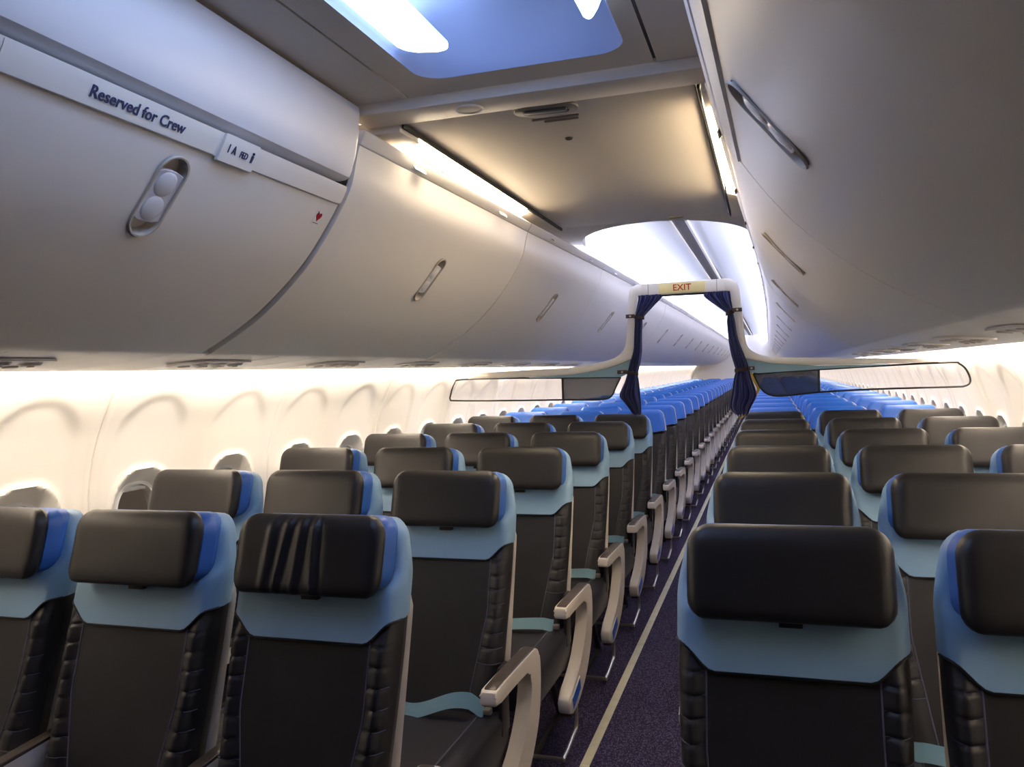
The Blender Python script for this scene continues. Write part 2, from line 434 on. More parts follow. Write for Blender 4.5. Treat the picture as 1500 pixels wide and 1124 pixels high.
def bin_body(sg, y0, y1, ztop):
    pr = [p for p in PROFS if p[1] <= ztop]
    pr = [(prof_at(ztop), ztop)]+[p for p in pr if p[1] < ztop-.004]
    pr = [(a+.022, b+.012) for a, b in pr]
    poly = [(sg*a, b) for a, b in pr]+[(sg*1.22, 1.53), (sg*1.20, 1.72), (sg*.98, 2.02), (sg*(pr[0][0]+.25), ztop)]
    bm = bmesh.new(); prism(bm, poly, 'y', y0+.001, y1-.001); return bm
def strip_on(sg, y0, y1, za, zb, out, thick, bev=.002):
    """raised strip following the face between heights za > zb"""
    zs = [za+(zb-za)*k/6 for k in range(7)]; pr = [(prof_at(z), z) for z in zs]
    a = offs(pr, out); 
    if a[3][0] > pr[3][0]: a = offs(pr, -out)
    b = [(p[0]*1.0+thick, p[1]) for p in a]
    bm = bmesh.new(); prism(bm, [(sg*p, z) for p, z in a+b[::-1]], 'y', y0, y1, bev, 2); return bm
def make_bin(sg, y0, y1, kind):
    L = y1-y0; yc = L/2 if kind != 'near' else .63
    root = empty('overhead_bin')
    if kind == 'near':
        ztop = 1.885; lz = 1.79
        obj('body', bin_body(sg, .006, L-.005, 1.90), M_binin, root)
        obj('door', solid_door(sg, 0, L, ztop, (yc, lz, .074 if kind == 'near' else .060)), M_bin, root, ang=30)
        obj('rail', strip_on(sg, .004, L-.004, 1.932, 1.888, .006, .03, .004), M_bin, root)
        # rounded valance box above the rail
        prof = [(.450, 2.136), (.449, 2.12), (.456, 2.07), (.468, 2.01), (.479, 1.967), (.486, 1.953), (.498, 1.947), (.515, 1.945), (.56, 1.95), (.62, 2.136)]
        bm = bmesh.new(); prism(bm, [(sg*a, b) for a, b in prof], 'y', .003, L-.003, .008, 3); obj('valance', bm, M_val, root, ang=35)
        bm = bmesh.new(); box(bm, sg*.53 if sg > 0 else -.60, .60 if sg > 0 else sg*.53, .006, L-.006, 1.90, 1.955); obj('gap_shade', bm, M_dark, root)  # dark box stands in for the shade in the gap below the valance
    else:
        ztop = 2.045; lz = 1.765
        obj('body', bin_body(sg, .005, L-.005, 2.05), M_binin, root)
        obj('door', solid_door(sg, 0, L, ztop, (yc, lz, .074 if kind == 'near' else .060)), M_bin, root, ang=30)
        bm = bmesh.new(); pr = [(.452, 2.086), (.4475, 2.080), (.462, 2.052), (.466, 2.0485), (.50, 2.0485), (.70, 2.075), (.70, 2.088)]
        prism(bm, [(sg*a, b) for a, b in pr], 'y', .002, L-.002, .0015, 1); obj('rail', bm, M_bin, root)
    latch(sg, root, yc, lz, kind == 'near')
    return root
ORD = ['zeroth', 'first', 'second', 'third', 'fourth', 'fifth', 'sixth', 'seventh', 'eighth', 'ninth', 'tenth', 'eleventh', 'twelfth', 'thirteenth', 'fourteenth', 'fifteenth', 'sixteenth', 'seventeenth', 'eighteenth', 'nineteenth', 'twentieth', 'twenty-first', 'twenty-second', 'twenty-third', 'twenty-fourth']
BL = 1.52
def place(o, y, L, sg=0, taper=0):
    o.location = (cx(y)+sg*(-taper), y, 0)
    o.rotation_euler = (0, 0, -((cx(y+L)-cx(y))/L+sg*taper/L))
near = {}; stdbin = {}
for sg, side in ((-1, 'left'), (1, 'right')):
    nb = make_bin(sg, 0, 1.25, 'near'); near[sg] = nb
    place(nb, -.10, 1.25, sg, .022)
    tag(nb, 'large near overhead bin on the %s with pill shaped latch%s' % (side, ' and lettered rail' if sg < 0 else ' and dark cut-out ends'), 'overhead bin', 'overhead bins along the '+side)
    o = None
    pb = make_bin(sg, 0, BL, 'std'); stdbin[sg] = pb
    for k in range(0, 15):
        b = pb if k == 0 else dup(pb)
        y = 1.15+BL*k
        if y+BL > 23.5: bpy.data.objects.remove(b) if False else None
        place(b, y, BL)
        tag(b, '%s closed pale overhead bin beyond the large near one, %s side' % (ORD[k+1], side), 'overhead bin', 'overhead bins along the '+side)
    if sg > 0:
        b = dup(pb); place(b, -.112-BL, BL); b.location.x -= .035
        tag(b, 'unlit overhead bin at the top right corner, nearest of all', 'overhead bin', 'overhead bins along the right')

# lettered strip, number plate and heart sticker on the near left bin
nb = near[-1]
def face_frame(sg, yl, z, lift):
    x = prof_at(z); a = prof_at(z+.02); b = prof_at(z-.02); t = Vector((sg*(a-b), 0, .04)).normalized()
    n = Vector((-sg*abs(t.z), 0, -abs(t.x))).normalized()
    xa = Vector((0, 1, 0)) if Vector((0, 1, 0)).cross(t).dot(n) > 0 else Vector((0, -1, 0))
    return frame3(Vector((sg*x, yl, z))+n*lift, xa, t)
bm = strip_on(-1, .10+.10, .60+.105, 1.931, 1.889, .0075, .004, .001); nm = obj('name_strip', bm, M_white, nb)
text('lettering', 'Reserved for Crew', .030, M_txt, face_frame(-1, .10+.385, 1.910, .0086), nm, 1.0)
bm = strip_on(-1, .715, .835, 1.934, 1.884, .0125, .010, .002); nm = obj('number_plate', bm, M_white, nb)
text('lettering', '1 A', .026, M_txt, face_frame(-1, .745, 1.909, .0136), nm, .8)
text('lettering', 'FED', .020, M_txt, face_frame(-1, .788, 1.907, .0136), nm, .8)
bm = bmesh.new(); M = face_frame(-1, .817, 1.909, .0132)
prism(bm, [(-.003, -.011), (.003, -.011), (.004, .004), (0, .006), (-.004, .004)], 'z', 0, .001); bmesh.ops.create_uvsphere(bm, u_segments=10, v_segments=6, radius=.0032, matrix=Matrix.Translation((0, .0095, 0)))
bm.transform(M); obj('person_symbol', bm, M_txt, nm)
bm = bmesh.new(); M = face_frame(-1, 1.185, 1.842, .0006); prism(bm, rrect(0, 0, .036, .042, .003), 'z', 0, .0006); bm.transform(M); st = obj('heart_sticker', bm, M_white, nb)
heart = [(16*math.sin(t)**3, 13*math.cos(t)-5*math.cos(2*t)-2*math.cos(3*t)-math.cos(4*t)) for t in (2*PI*k/32 for k in range(32))]
bm = bmesh.new(); prism(bm, [(a*.0008, b*.0009+.004) for a, b in heart], 'z', .0006, .0012); bm.transform(M); obj('heart_symbol', bm, M_heart, st)
bm = bmesh.new(); prism(bm, [(-.0115, .017), (-.0095, .019), (-.004, .010), (-.006, .009)], 'z', .0006, .0014); bm.transform(M); obj('bolt_mark', bm, M_txt, st)
bm = bmesh.new(); prism(bm, rrect(0, -.0155, .026, .0022, .001), 'z', .0006, .001); bm.transform(M); obj('caption_bar', bm, M_grey, st)
# row plates on the next bins' rails
for sg in (-1, 1):
    for b in [x for x in COL.objects if x.name.startswith('overhead_bin') and x.get('group', '').endswith('left' if sg < 0 else 'right') and x is not near[sg]][:6]:
        for yy in (.36, 1.15):
            bm = bmesh.new(); box(bm, -.0016, .0016, -.038, .038, -.0115, .0115, .0012, 1)
            mm = Matrix.Translation((sg*.4555, yy, 2.061)) @ Matrix.Rotation(sg*math.atan2(.0145, .028), 4, 'Y')
            bm.transform(mm); q = obj('row_plate', bm, M_white, b)
            bm = bmesh.new(); box(bm, -.0022, .0022, -.024, .020, -.006, .006); bm.transform(mm); obj('seat_symbols', bm, M_grey, q)

# ------------------------------------------------------------------ service panels beneath the bins
def psu_mesh(sg):
    bm = bmesh.new()
    top = [(.985, 1.500), (1.02, 1.4945), (1.12, 1.486), (1.26, 1.474), (1.36, 1.466), (1.40, 1.463), (1.425, 1.468), (1.43, 1.48)]
    prism(bm, [(sg*a, b) for a, b in top]+[(sg*1.40, 1.492), (sg*1.15, 1.505), (sg*.99, 1.512)], 'y', .0015, .2525, .001, 1)
    return bm
pm = {}
for sg, side in ((-1, 'left'), (1, 'right')):
    y = -1.5+.0; first = None
    while y < 23.2:
        if first is None: first = o = obj('trim_1', psu_mesh(sg), M_bin, ang=25)
        else: o = link(bpy.data.objects.new('trim_1', first.data))
        o.location = (cx(y), y, 0); tag(o, kind='structure'); y += .254
    # cove lamp behind the outer lip
    segs = [(.0+k*1.75, k*1.75+1.745) for k in range(13)]
    lm = None
    for k, (a, b) in enumerate(segs):
        c = cx((a+b)/2)
        if lm is None:
            root = empty('wall_lamp'); bm = bmesh.new()
            prism(bm, [(sg*1.33, 1.505), (sg*1.41, 1.494), (sg*1.427, 1.497), (sg*1.435, 1.546), (sg*1.34, 1.556)], 'y', 0, 1.74); obj('housing', bm, M_white, root)
            bm = bmesh.new(); v = [bm.verts.new(p) for p in ((sg*1.430, .01, 1.498), (sg*1.430, 1.73, 1.498), (sg*1.438, 1.73, 1.545), (sg*1.438, .01, 1.545))]; bm.faces.new(v)
            obj('lamp_tube', bm, L_wall, root); lm = root
        else: root = dup(lm)
        root.location = (c, a, 0); tag(root, 'warm cove lamp hidden above the %s side wall panels, %s from the front' % (side, ORD[k+1]), 'lamp', 'cove lamps above the side walls')
# passenger service units: plate, three air nozzles, reading lights
def make_psu(sg):
    root = empty('service_unit')
    bm = bmesh.new(); prism(bm, rrect(0, 0, .15, .30, .05), 'z', -.004, .002); obj('plate', bm, M_bin, root)
    for k, yy in enumerate((-.085, 0, .085)):
        bm = bmesh.new(); bmesh.ops.create_cone(bm, segments=20, radius1=.021, radius2=.028, depth=.006, cap_ends=True, matrix=Matrix.Translation((.03, yy, -.008))); n = obj('air_nozzle', bm, M_shell, root)
        bm = bmesh.new(); bmesh.ops.create_cone(bm, segments=14, radius1=.008, radius2=.010, depth=.006, cap_ends=True, matrix=Matrix.Translation((.03, yy, -.011))); obj('nozzle_hole', bm, M_cup, n)
        bm = bmesh.new(); bmesh.ops.create_cone(bm, segments=20, radius1=.017, radius2=.020, depth=.005, cap_ends=True, matrix=Matrix.Translation((-.035, yy, -.006))); obj('reading_light', bm, M_shell, root)
    root.rotation_mode = 'XYZ'; return root
for sg, side in ((-1, 'left'), (1, 'right')):
    pr = None
    for k in range(1, 9):
        y = .62+P*(k-1)
        r = make_psu(sg) if pr is None else dup(pr)
        pr = pr or r
        r.location = (cx(y)+sg*1.17, y, 1.478); r.rotation_euler = (0, sg*math.atan2(.086, 1)*1, 0)
        tag(r, 'service unit with air nozzles under the bins, %s from the front on the %s' % (ORD[k], side), 'air vent unit', 'service units under the %s bins' % side)

# ------------------------------------------------------------------ ceilings
def struct(name, bm, m, **k): return tag(obj(name, bm, m, **k), kind='structure')
# entry panel, with rounded recess for the light
RC = dict(x0=-.335, x1=.175, y0=-.10, y1=1.045, r=.07)
def holed_panel(x0, x1, y0, y1, hole, z, t):
    """rect panel with inner hole polygon (same count strategy: radial quads)"""
    bm = bmesh.new(); hx = sum(p[0] for p in hole)/len(hole); hy = sum(p[1] for p in hole)/len(hole)
    outer = []
    for p in hole:
        dx, dy = p[0]-hx, p[1]-hy
        s = min([(x1-hx)/dx if dx > 0 else (x0-hx)/dx if dx < 0 else 1e9, (y1-hy)/dy if dy > 0 else (y0-hy)/dy if dy < 0 else 1e9])
        outer.append((hx+dx*s, hy+dy*s))
    pts = list(zip(hole, outer)); corners = [(x1, y1), (x0, y1), (x0, y0), (x1, y0)]
    A = [bm.verts.new((h[0], h[1], z)) for h, o in pts]; B = [bm.verts.new((o[0], o[1], z)) for h, o in pts]; n = len(pts)
    C2 = [bm.verts.new((h[0], h[1], z+t)) for h, o in pts]
    for i in range(n):
        j = (i+1) % n; oi, oj = pts[i][1], pts[j][1]
        extra = [c for c in corners if (abs(oi[0]-c[0]) < 1e-6 or abs(oi[1]-c[1]) < 1e-6) and (abs(oj[0]-c[0]) < 1e-6 or abs(oj[1]-c[1]) < 1e-6) and abs(oi[0]-oj[0]) > 1e-6 and abs(oi[1]-oj[1]) > 1e-6]
        mid = [bm.verts.new((c[0], c[1], z)) for c in extra[:1]]
        bm.faces.new([A[i], B[i]]+mid+[B[j], A[j]])
        bm.faces.new((A[i], A[j], C2[j], C2[i]))
    return bm
hole = rrect((RC['x0']+RC['x1'])/2, (RC['y0']+RC['y1'])/2, RC['x1']-RC['x0'], RC['y1']-RC['y0'], RC['r'], 8)
struct('ceiling', holed_panel(-.415, .222, -2.4, 1.143, hole, 2.145, .02), M_ceil, smooth=False)
bm = bmesh.new(); box(bm, -.62, -.421, -2.4, 1.143, 2.145, 2.16); struct('ceiling', bm, M_ceil, smooth=False)
bm = bmesh.new(); box(bm, .230, .40, -2.4, 1.143, 2.145, 2.16); struct('ceiling', bm, M_ceil, smooth=False)
bm = bmesh.new(); box(bm, -.62, .40, -2.4, 1.30, 2.168, 2.18); struct('trim_1', bm, M_dark, smooth=False)
bpy.data.objects.remove(COL.objects[-1])
bm = bmesh.new(); box(bm, -.424, -.412, -2.4, 1.143, 2.152, 2.16); struct('trim_2', bm, M_dark, smooth=False)
bm = bmesh.new(); box(bm, .219, .233, -2.4, 1.143, 2.155, 2.165); struct('trim_3', bm, M_black, smooth=False)
# transverse beam
bm = bmesh.new(); box(bm, -.60, .37, 1.148, 1.262, 2.118, 2.16, .004); struct('trim_4', bm, M_ceilb)
# recessed entry light
rl = empty('ceiling_light', ((RC['x0']+RC['x1'])/2, (RC['y0']+RC['y1'])/2, 2.145))
w2 = (RC['x1']-RC['x0'])/2; l2 = (RC['y1']-RC['y0'])/2
bm = bmesh.new(); secs = [(0, 0.0), (.012, .03), (.035, .075), (.085, .105), (.15, .115)]; rings = []
for ins, h in secs: rings.append([bm.verts.new((p[0], p[1], h)) for p in rrect(0, 0, 2*(w2-ins), 2*(l2-ins), max(.02, RC['r']-ins*.3), 8)])
for A, B in zip(rings, rings[1:]):
    for k in range(len(A)): bm.faces.new((A[k], A[(k+1) % len(A)], B[(k+1) % len(A)], B[k]))
bm.faces.new(rings[-1]); obj('reflector', bm, mat('cool_reflector', (176, 186, 214), .4), rl, ang=60)
for s in (-1, 1):
    xx = s*(w2-(.083 if s < 0 else .022)); ln = .945 if s < 0 else .90
    Ml = Matrix.Translation((xx, -.53+ln/2, .007 if s < 0 else .040)) @ Matrix.Rotation(-s*(.12 if s < 0 else 1.15), 4, 'Y')
    bm = bmesh.new(); prism(bm, rrect(0, 0, .120, ln, .035, 6), 'z', -.005, .005, .003, 2); bm.transform(Ml); obj('lens', bm, L_rec, rl)
tag(rl, 'recessed rounded ceiling light with two glowing bluish lenses', 'ceiling light')
# flat panel section
YP0, YP1, YO = 1.268, 3.10, 3.78
c = cx(2.2)
bm = bmesh.new(); box(bm, c-.405, c+.395, YP0, YP1-.003, 2.125, 2.14, .003); struct('ceiling', bm, M_ceil)
for s in (-1, 1):
    # filler beside the panel beyond the lamp and reflector above the lamp
    bm = bmesh.new(); xa, xb = sorted((c+s*.412, c+s*.50)); box(bm, xa, xb, 2.52, YP1, 2.112, 2.135); struct('trim_5', bm, M_ceilb)
    bm = bmesh.new(); xa, xb = sorted((c+s*.402, c+s*.407)); box(bm, xa, xb, YP0, YP1, 2.112, 2.16); struct('trim_6', bm, M_dark)
    bm = bmesh.new(); xa, xb = sorted((c+s*.412, c+s*.56)); box(bm, xa, xb, 1.262, 1.395, 2.100, 2.135, .003); struct('trim_5', bm, M_ceilb)
    root = empty('tube_light', (c+s*.45, 1.30, 2.12))
    bm = bmesh.new(); box(bm, -.035, .045, 0, 1.20, .032, .045); obj('housing', bm, M_white, root)
    bm = bmesh.new(); prism(bm, [(-s*.036, -.002), (-s*.028, -.012), (s*.012, -.026), (s*.022, -.020), (s*.022, .010), (-s*.034, .010)], 'y', .10, 1.27, .003, 2); obj('diffuser', bm, L_slot, root)
    tag(root, 'glowing warm tube light between flat ceiling and %s bins' % ('left' if s < 0 else 'right'), 'light')
# portal panel with half-elliptical cut-out
c = cx(3.5)-.005; bm = bmesh.new(); N = 36; a_, b_ = .455, .63
el = [(c-a_*math.cos(PI*k/N), YO-b_*math.sin(PI*k/N)) for k in range(N+1)]
def arc_out(p):
    t = (p[0]-c)/a_; return (c+.52*t, YP1+.003)
lo = [bm.verts.new((p[0], p[1], 2.128)) for p in el]; hi = [bm.verts.new((p[0], p[1], 2.17)) for p in el]
ou = [bm.verts.new(arc_out(p)+(2.128,)) for p in el]
for i in range(N): bm.faces.new((ou[i], ou[i+1], lo[i+1], lo[i])); bm.faces.new((lo[i], lo[i+1], hi[i+1], hi[i]))
for s, i in ((-1, 0), (1, N)):
    a = bm.verts.new((c+s*.52, YO, 2.128)); bm.faces.new((ou[i], lo[i], a))
struct('ceiling', bm, M_ceil, smooth=True)
# wall of the vault above the portal
bm = bmesh.new(); ou2 = [bm.verts.new((p[0], p[1], 2.17)) for p in el]; up = [bm.verts.new((p[0], p[1]-.0, 2.30)) for p in el]
for i in range(N): bm.faces.new((ou2[i], ou2[i+1], up[i+1], up[i]))
struct('trim_7', bm, M_vault)
# long vault beyond
vp = [(-.80, 2.05), (-.78, 2.12), (-.70, 2.20), (-.55, 2.262), (-.35, 2.296), (-.12, 2.305), (-.055, 2.305)]
for s in (-1, 1):
    bm = bmesh.new(); pts = smoothpts([(-s*a, 0, b) for a, b in vp], 4); ys = [3.0, 4.2, 9, 23.5]
    quadgrid(bm, [[(p.x+cx(y), y, p.z) for p in pts] for y in ys]); struct('ceiling', bm, M_vault, ang=180)
# centre channel
bm = bmesh.new(); 
for x0, x1, z0 in ((-.055, -.040, 2.285), (.040, .055, 2.285)): box(bm, x0-.03, x1-.03, 3.0, 23.5, z0, 2.32)
struct('trim_8', bm, M_white)
bm = bmesh.new(); box(bm, -.072, .012, 3.0, 23.5, 2.300, 2.33); struct('trim_9', bm, M_grey)
# cool lamps on top of the bins
for s, side in ((-1, 'left'), (1, 'right')):
    lm = None
    for k in range(13):
        y = 3.82+BL*k
        if y+BL > 23.6: break
        if lm is None:
            root = empty('vault_lamp'); bm = bmesh.new(); xa, xb = sorted((s*.50, s*.60)); box(bm, xa, xb, 0, 1.515, 2.089, 2.098); obj('housing', bm, M_white, root)
            bm = bmesh.new(); v = [bm.verts.new((s*a, b, 2.0995)) for a, b in ((.51, .01), (.59, .01), (.59, 1.5), (.51, 1.5))]; bm.faces.new(v); obj('lamp_strip', bm, L_top, root); lm = root
        else: root = dup(lm)
        root.location = (cx(y+.7), y, 0)
        tag(root, 'cool strip lamp on top of the %s bins, %s beyond the ceiling arch' % (side, ORD[k+1]), 'lamp', 'strip lamps on top of the bins')
# ceiling fittings
r = empty('ceiling_fitting', (-.090, 1.302, 2.125), .06)
bm = bmesh.new(); prism(bm, rrect(0, 0, .175, .088, .040), 'z', -.008, .001, .003, 2); obj('bezel', bm, M_grey, r)
bm = bmesh.new(); prism(bm, rrect(0, .003, .125, .042, .012), 'z', -.010, -.006, .002, 2); obj('recess', bm, M_dark, r)
bm = bmesh.new(); prism(bm, rrect(0, -.008, .118, .022, .008), 'z', -.0135, -.009, .002, 2); obj('flap', bm, mat('smoky_flap', (92, 86, 82), .35), r)
tag(r, 'grey rounded fitting with dark slot on the flat ceiling panel', 'ceiling fitting')
for k, (yy, ww) in enumerate(((.098, .135), (.122, .10))):
    bm = bmesh.new(); box(bm, -.085-ww/2+.012*k, -.085+ww/2+.012*k, 1.288+yy-.004, 1.288+yy+.004, 2.1195, 2.126, .002); o = obj('vent_slot', bm, M_grey)
    tag(o, 'thin %s raised slot line on ceiling beyond the grey fitting' % ('longer' if k == 0 else 'shorter'), 'vent', 'slots beside the ceiling fitting')
bm = bmesh.new(); bmesh.ops.create_cone(bm, segments=20, radius1=.010, radius2=.013, depth=.006, cap_ends=True, matrix=Matrix.Translation((-.098, 1.60, 2.123))); tag(obj('pinhole', bm, M_dark), 'small dark disc for a hole in the flat ceiling panel', 'pinhole')  # dark plug painted as the darkness of a small hole
bm = bmesh.new(); A = []
for rr, zz in ((.040, 2.118), (.038, 2.114), (.034, 2.114), (.032, 2.118)): A.append([bm.verts.new((-.275+rr*math.cos(2*PI*k/32), 1.205+rr*math.sin(2*PI*k/32)*.95, zz)) for k in range(32)])
for a, b in zip(A, A[1:]):
    for k in range(32): bm.faces.new((a[k], a[(k+1) % 32], b[(k+1) % 32], b[k]))
tag(obj('ring_fitting', bm, M_white), 'pale round ring on the beam across the ceiling', 'ceiling fitting')
bm = bmesh.new(); box(bm, .035, .10, 3.05, 3.07, 2.118, 2.129, .002); tag(obj('catch', bm, M_grey), 'small grey catch on the ceiling above the arch', 'catch')

# ------------------------------------------------------------------ seats (face -Y; local origin on the floor below the headrest)
def ysh(z): return .040-.30*(1.1-z)
def hw_body(z): return .195+.010*sstep(.5, .85, z)
def ribs(x, z):
    ax = abs(x); d = 0
    inner = .150-.05*max(0, (.70-z)/.28)
    b = sstep(inner, inner+.03, ax)*(1-sstep(.83, .88, z))
    d += .012*b
    if .56 < z < .845 and ax > inner+.006:
        g = abs(((z-.56)/.0405) % 1-.5); d += -.0055*sstep(.36, .5, g)+.0018
    if ax < inner: d -= .004*(1-(ax/inner)**2)
    return d
def make_backrest(root, zt=.93):
    bm = pad(.36, zt, hw_body, lambda z: ysh(z)+.006, .095, nx=44, nz=128, rt=.01, rb=.03, edge=.03, df=ribs)
    b = obj('backrest', bm, M_leather, root, ang=60)
    for s in (-1, 1):
        pts = []
        for k in range(19):
            z = .44+k*(.85-.44)/18; x = s*(.150-.05*max(0, (.70-z)/.28)); pts.append((x, ysh(z)-.0415-ribs(x, z), z))
        bm = bmesh.new(); tube(bm, pts, .0019, 6)
        for k in range(8):  # thin rib seams, tinted pale to paint their purple highlight lines
            z = .56+(k)*.0405+.0405*0
            if z > .85: continue
            inner = .150-.05*max(0, (.70-z)/.28); seg = []
            for q in range(7):
                xx = s*(inner+(.198-inner)*q/6); ee = min(1, (.2035-abs(xx))/.03); e = math.sqrt(max(0, 1-(1-ee)**2))
                seg.append((xx, ysh(z)+.006-.0475*e-ribs(xx, z)*e-.0003, z))
            tube(bm, seg, .0011, 5)
        obj('piping', bm, M_pipe, b)
    return b
def zlow(x):
    ax = abs(x); return .845+.045*sstep(.135, .20, ax)
def hw_collar(z): return .208-.020*sstep(.93, 1.09, z)
def make_collar(root, m, zl=zlow, zb=.845):
    cdf = (lambda x, z: -.030*sstep(.955, .985, z)) if m is not M_blue else None
    bm = pad(zb, 1.096, hw_collar, lambda z: ysh(z)+.004, .104, nx=36, nz=22, rt=.055, rb=0, edge=.028, zl=zl, blunt=True, df=cdf)
    c = obj('collar', bm, m, root, ang=60)
    pts = [(x, ysh(zl(x))-.047+.046*(1-math.sqrt(max(0, 1-(1-min(1, (.208-abs(x))/.028))**2))), zl(x)) for x in (.207*math.sin(-PI/2+PI*k/40) for k in range(41))]
    bm = bmesh.new(); tube(bm, pts, .0028, 6); obj('hem', bm, M_black if m is not M_blue else M_pipe, c)
    return c
def make_headrest(root, wrinkled=False, tab=True):
    ym = lambda z: ysh(z)-.083
    fold = None
    if wrinkled:
        def fold(x, z):
            d = 0
            for x0, sl, am, w in ((-.090, .10, .005, .009), (-.055, .16, .0065, .007), (-.015, .08, .006, .008), (.024, -.05, .0075, .007)):
                q = (x-x0-sl*(z-1.03))/w; d += am*math.exp(-q*q)-am*.6*math.exp(-((q-1.8)**2))
            return d
    bm = pad(.946, 1.114, lambda z: .181, ym, .046, nx=64 if wrinkled else 26, nz=16, rt=.045, rb=.035, edge=.030, df=fold)
    h = obj('headrest', bm, M_pad, root, ang=60)
    bm = pad(.953, 1.105, lambda z: .186, lambda z: ysh(z)-.036, .066, nx=22, nz=14, rt=.045, rb=.035, edge=.012)
    obj('headrest_side', bm, M_bluew, h, ang=60)
    if tab:
        bm = bmesh.new(); box(bm, -.018, .024, ysh(.940)-.066, ysh(.940)-.050, .932, .952, .002); obj('strap_tab', bm, M_black, h)
    return h
def make_cushion(root):
    bm = bmesh.new(); V = []
    nx, ny = 26, 22; y0, y1 = -.665, -.14
    top = []; 
    for i in range(nx+1):
        u = -1+2*i/nx; u = math.sin(u*PI/2)*.5+u*.5; row = []
        for j in range(ny+1):
            v = j/ny; y = y0+(y1-y0)*v; x = u*(.205+.008*v)
            d = min(.205-abs(x)+.0, y-y0); e = math.sqrt(max(0, 1-(1-min(1, max(0, d)/.035))**2))
            z = .395+.030*e+.010*sstep(.13, .17, abs(x))-.010*math.exp(-((y+.50)/.22)**2)+.02*(1-v)*e*.5
            row.append(Vector((x, y, z)))
        top.append(row)
    T = quadgrid(bm, top)
    bot = [[Vector((p.x*.97, p.y+(.03 if j == 0 else 0), .285)) for j, p in enumerate(r)] for r in top]; B = quadgrid(bm, bot)
    for i in range(nx): bm.faces.new((T[i][0], B[i][0], B[i+1][0], T[i+1][0])); bm.faces.new((T[i][ny], T[i+1][ny], B[i+1][ny], B[i][ny]))
    for j in range(ny): bm.faces.new((T[0][j], T[0][j+1], B[0][j+1], B[0][j])); bm.faces.new((T[nx][j], B[nx][j], B[nx][j+1], T[nx][j+1]))
    c = obj('cushion', bm, M_cush, root, ang=50)
    for s in (-1, 1):
        bm = bmesh.new(); tube(bm, [(s*.150, y0+.012, .33), (s*.150, y0+.012, .408), (s*.150, y0+.04, .436), (s*.15, -.35, .433), (s*.15, -.2, .43)], .002, 6); obj('piping', bm, M_pipe, c)
    return c
def make_belt(root, wave=.012, x0=-.17, x1=.17):
    bm = bmesh.new(); A = []; n = 26; w = .046
    for k in range(n+1):
        t = k/n; x = x0+(x1-x0)*t; ed = sstep(0, .12, t)*sstep(0, .12, 1-t)
        z = .452+wave*math.sin(t*PI*2.0-3.5)*ed+.004*ed; tw = 1.05-.25*math.sin(t*PI)
        y = -.235-.02*math.sin(t*PI)
        hh = w/2; A.append((Vector((x, y-hh*math.cos(tw), z-hh*math.sin(tw))), Vector((x, y+hh*math.cos(tw), z+hh*math.sin(tw)))))
    g = quadgrid(bm, [[a, b] for a, b in A]); r = bmesh.ops.solidify(bm, geom=bm.faces[:], thickness=.0022)
    b = obj('seatbelt', bm, M_belt, root)
    for x in (x0-.012, x1+.012):
        bm = bmesh.new(); box(bm, x-.012, x+.012, -.248, -.226, .440, .458, .004); obj('buckle', bm, M_metal, b)
    return b
def make_shell(root):
    bm = pad(.30, .95, lambda z: .199, lambda z: ysh(z)+.062, .026, nx=14, nz=22, rt=.06, rb=.03, edge=.02)
    return obj('back_shell', bm, M_shell, root, ang=60)
def make_legs(root):
    for y in (-.52, -.16):
        bm = bmesh.new(); tube(bm, [(-.19, y, .272), (.19, y, .272)], .018, 10); 
        obj('cross_tube', bm, M_dmetal, root)
    for s in (-1, 1):
        bm = bmesh.new(); tube(bm, [(s*.12, -.50, .27), (s*.12, -.47, .0)], .014, 8); tube(bm, [(s*.12, -.16, .27), (s*.12, .02, .0)], .014, 8); tube(bm, [(s*.12, -.47, .012), (s*.12, .03, .012)], .012, 6)
        obj('leg', bm, M_dmetal, root)
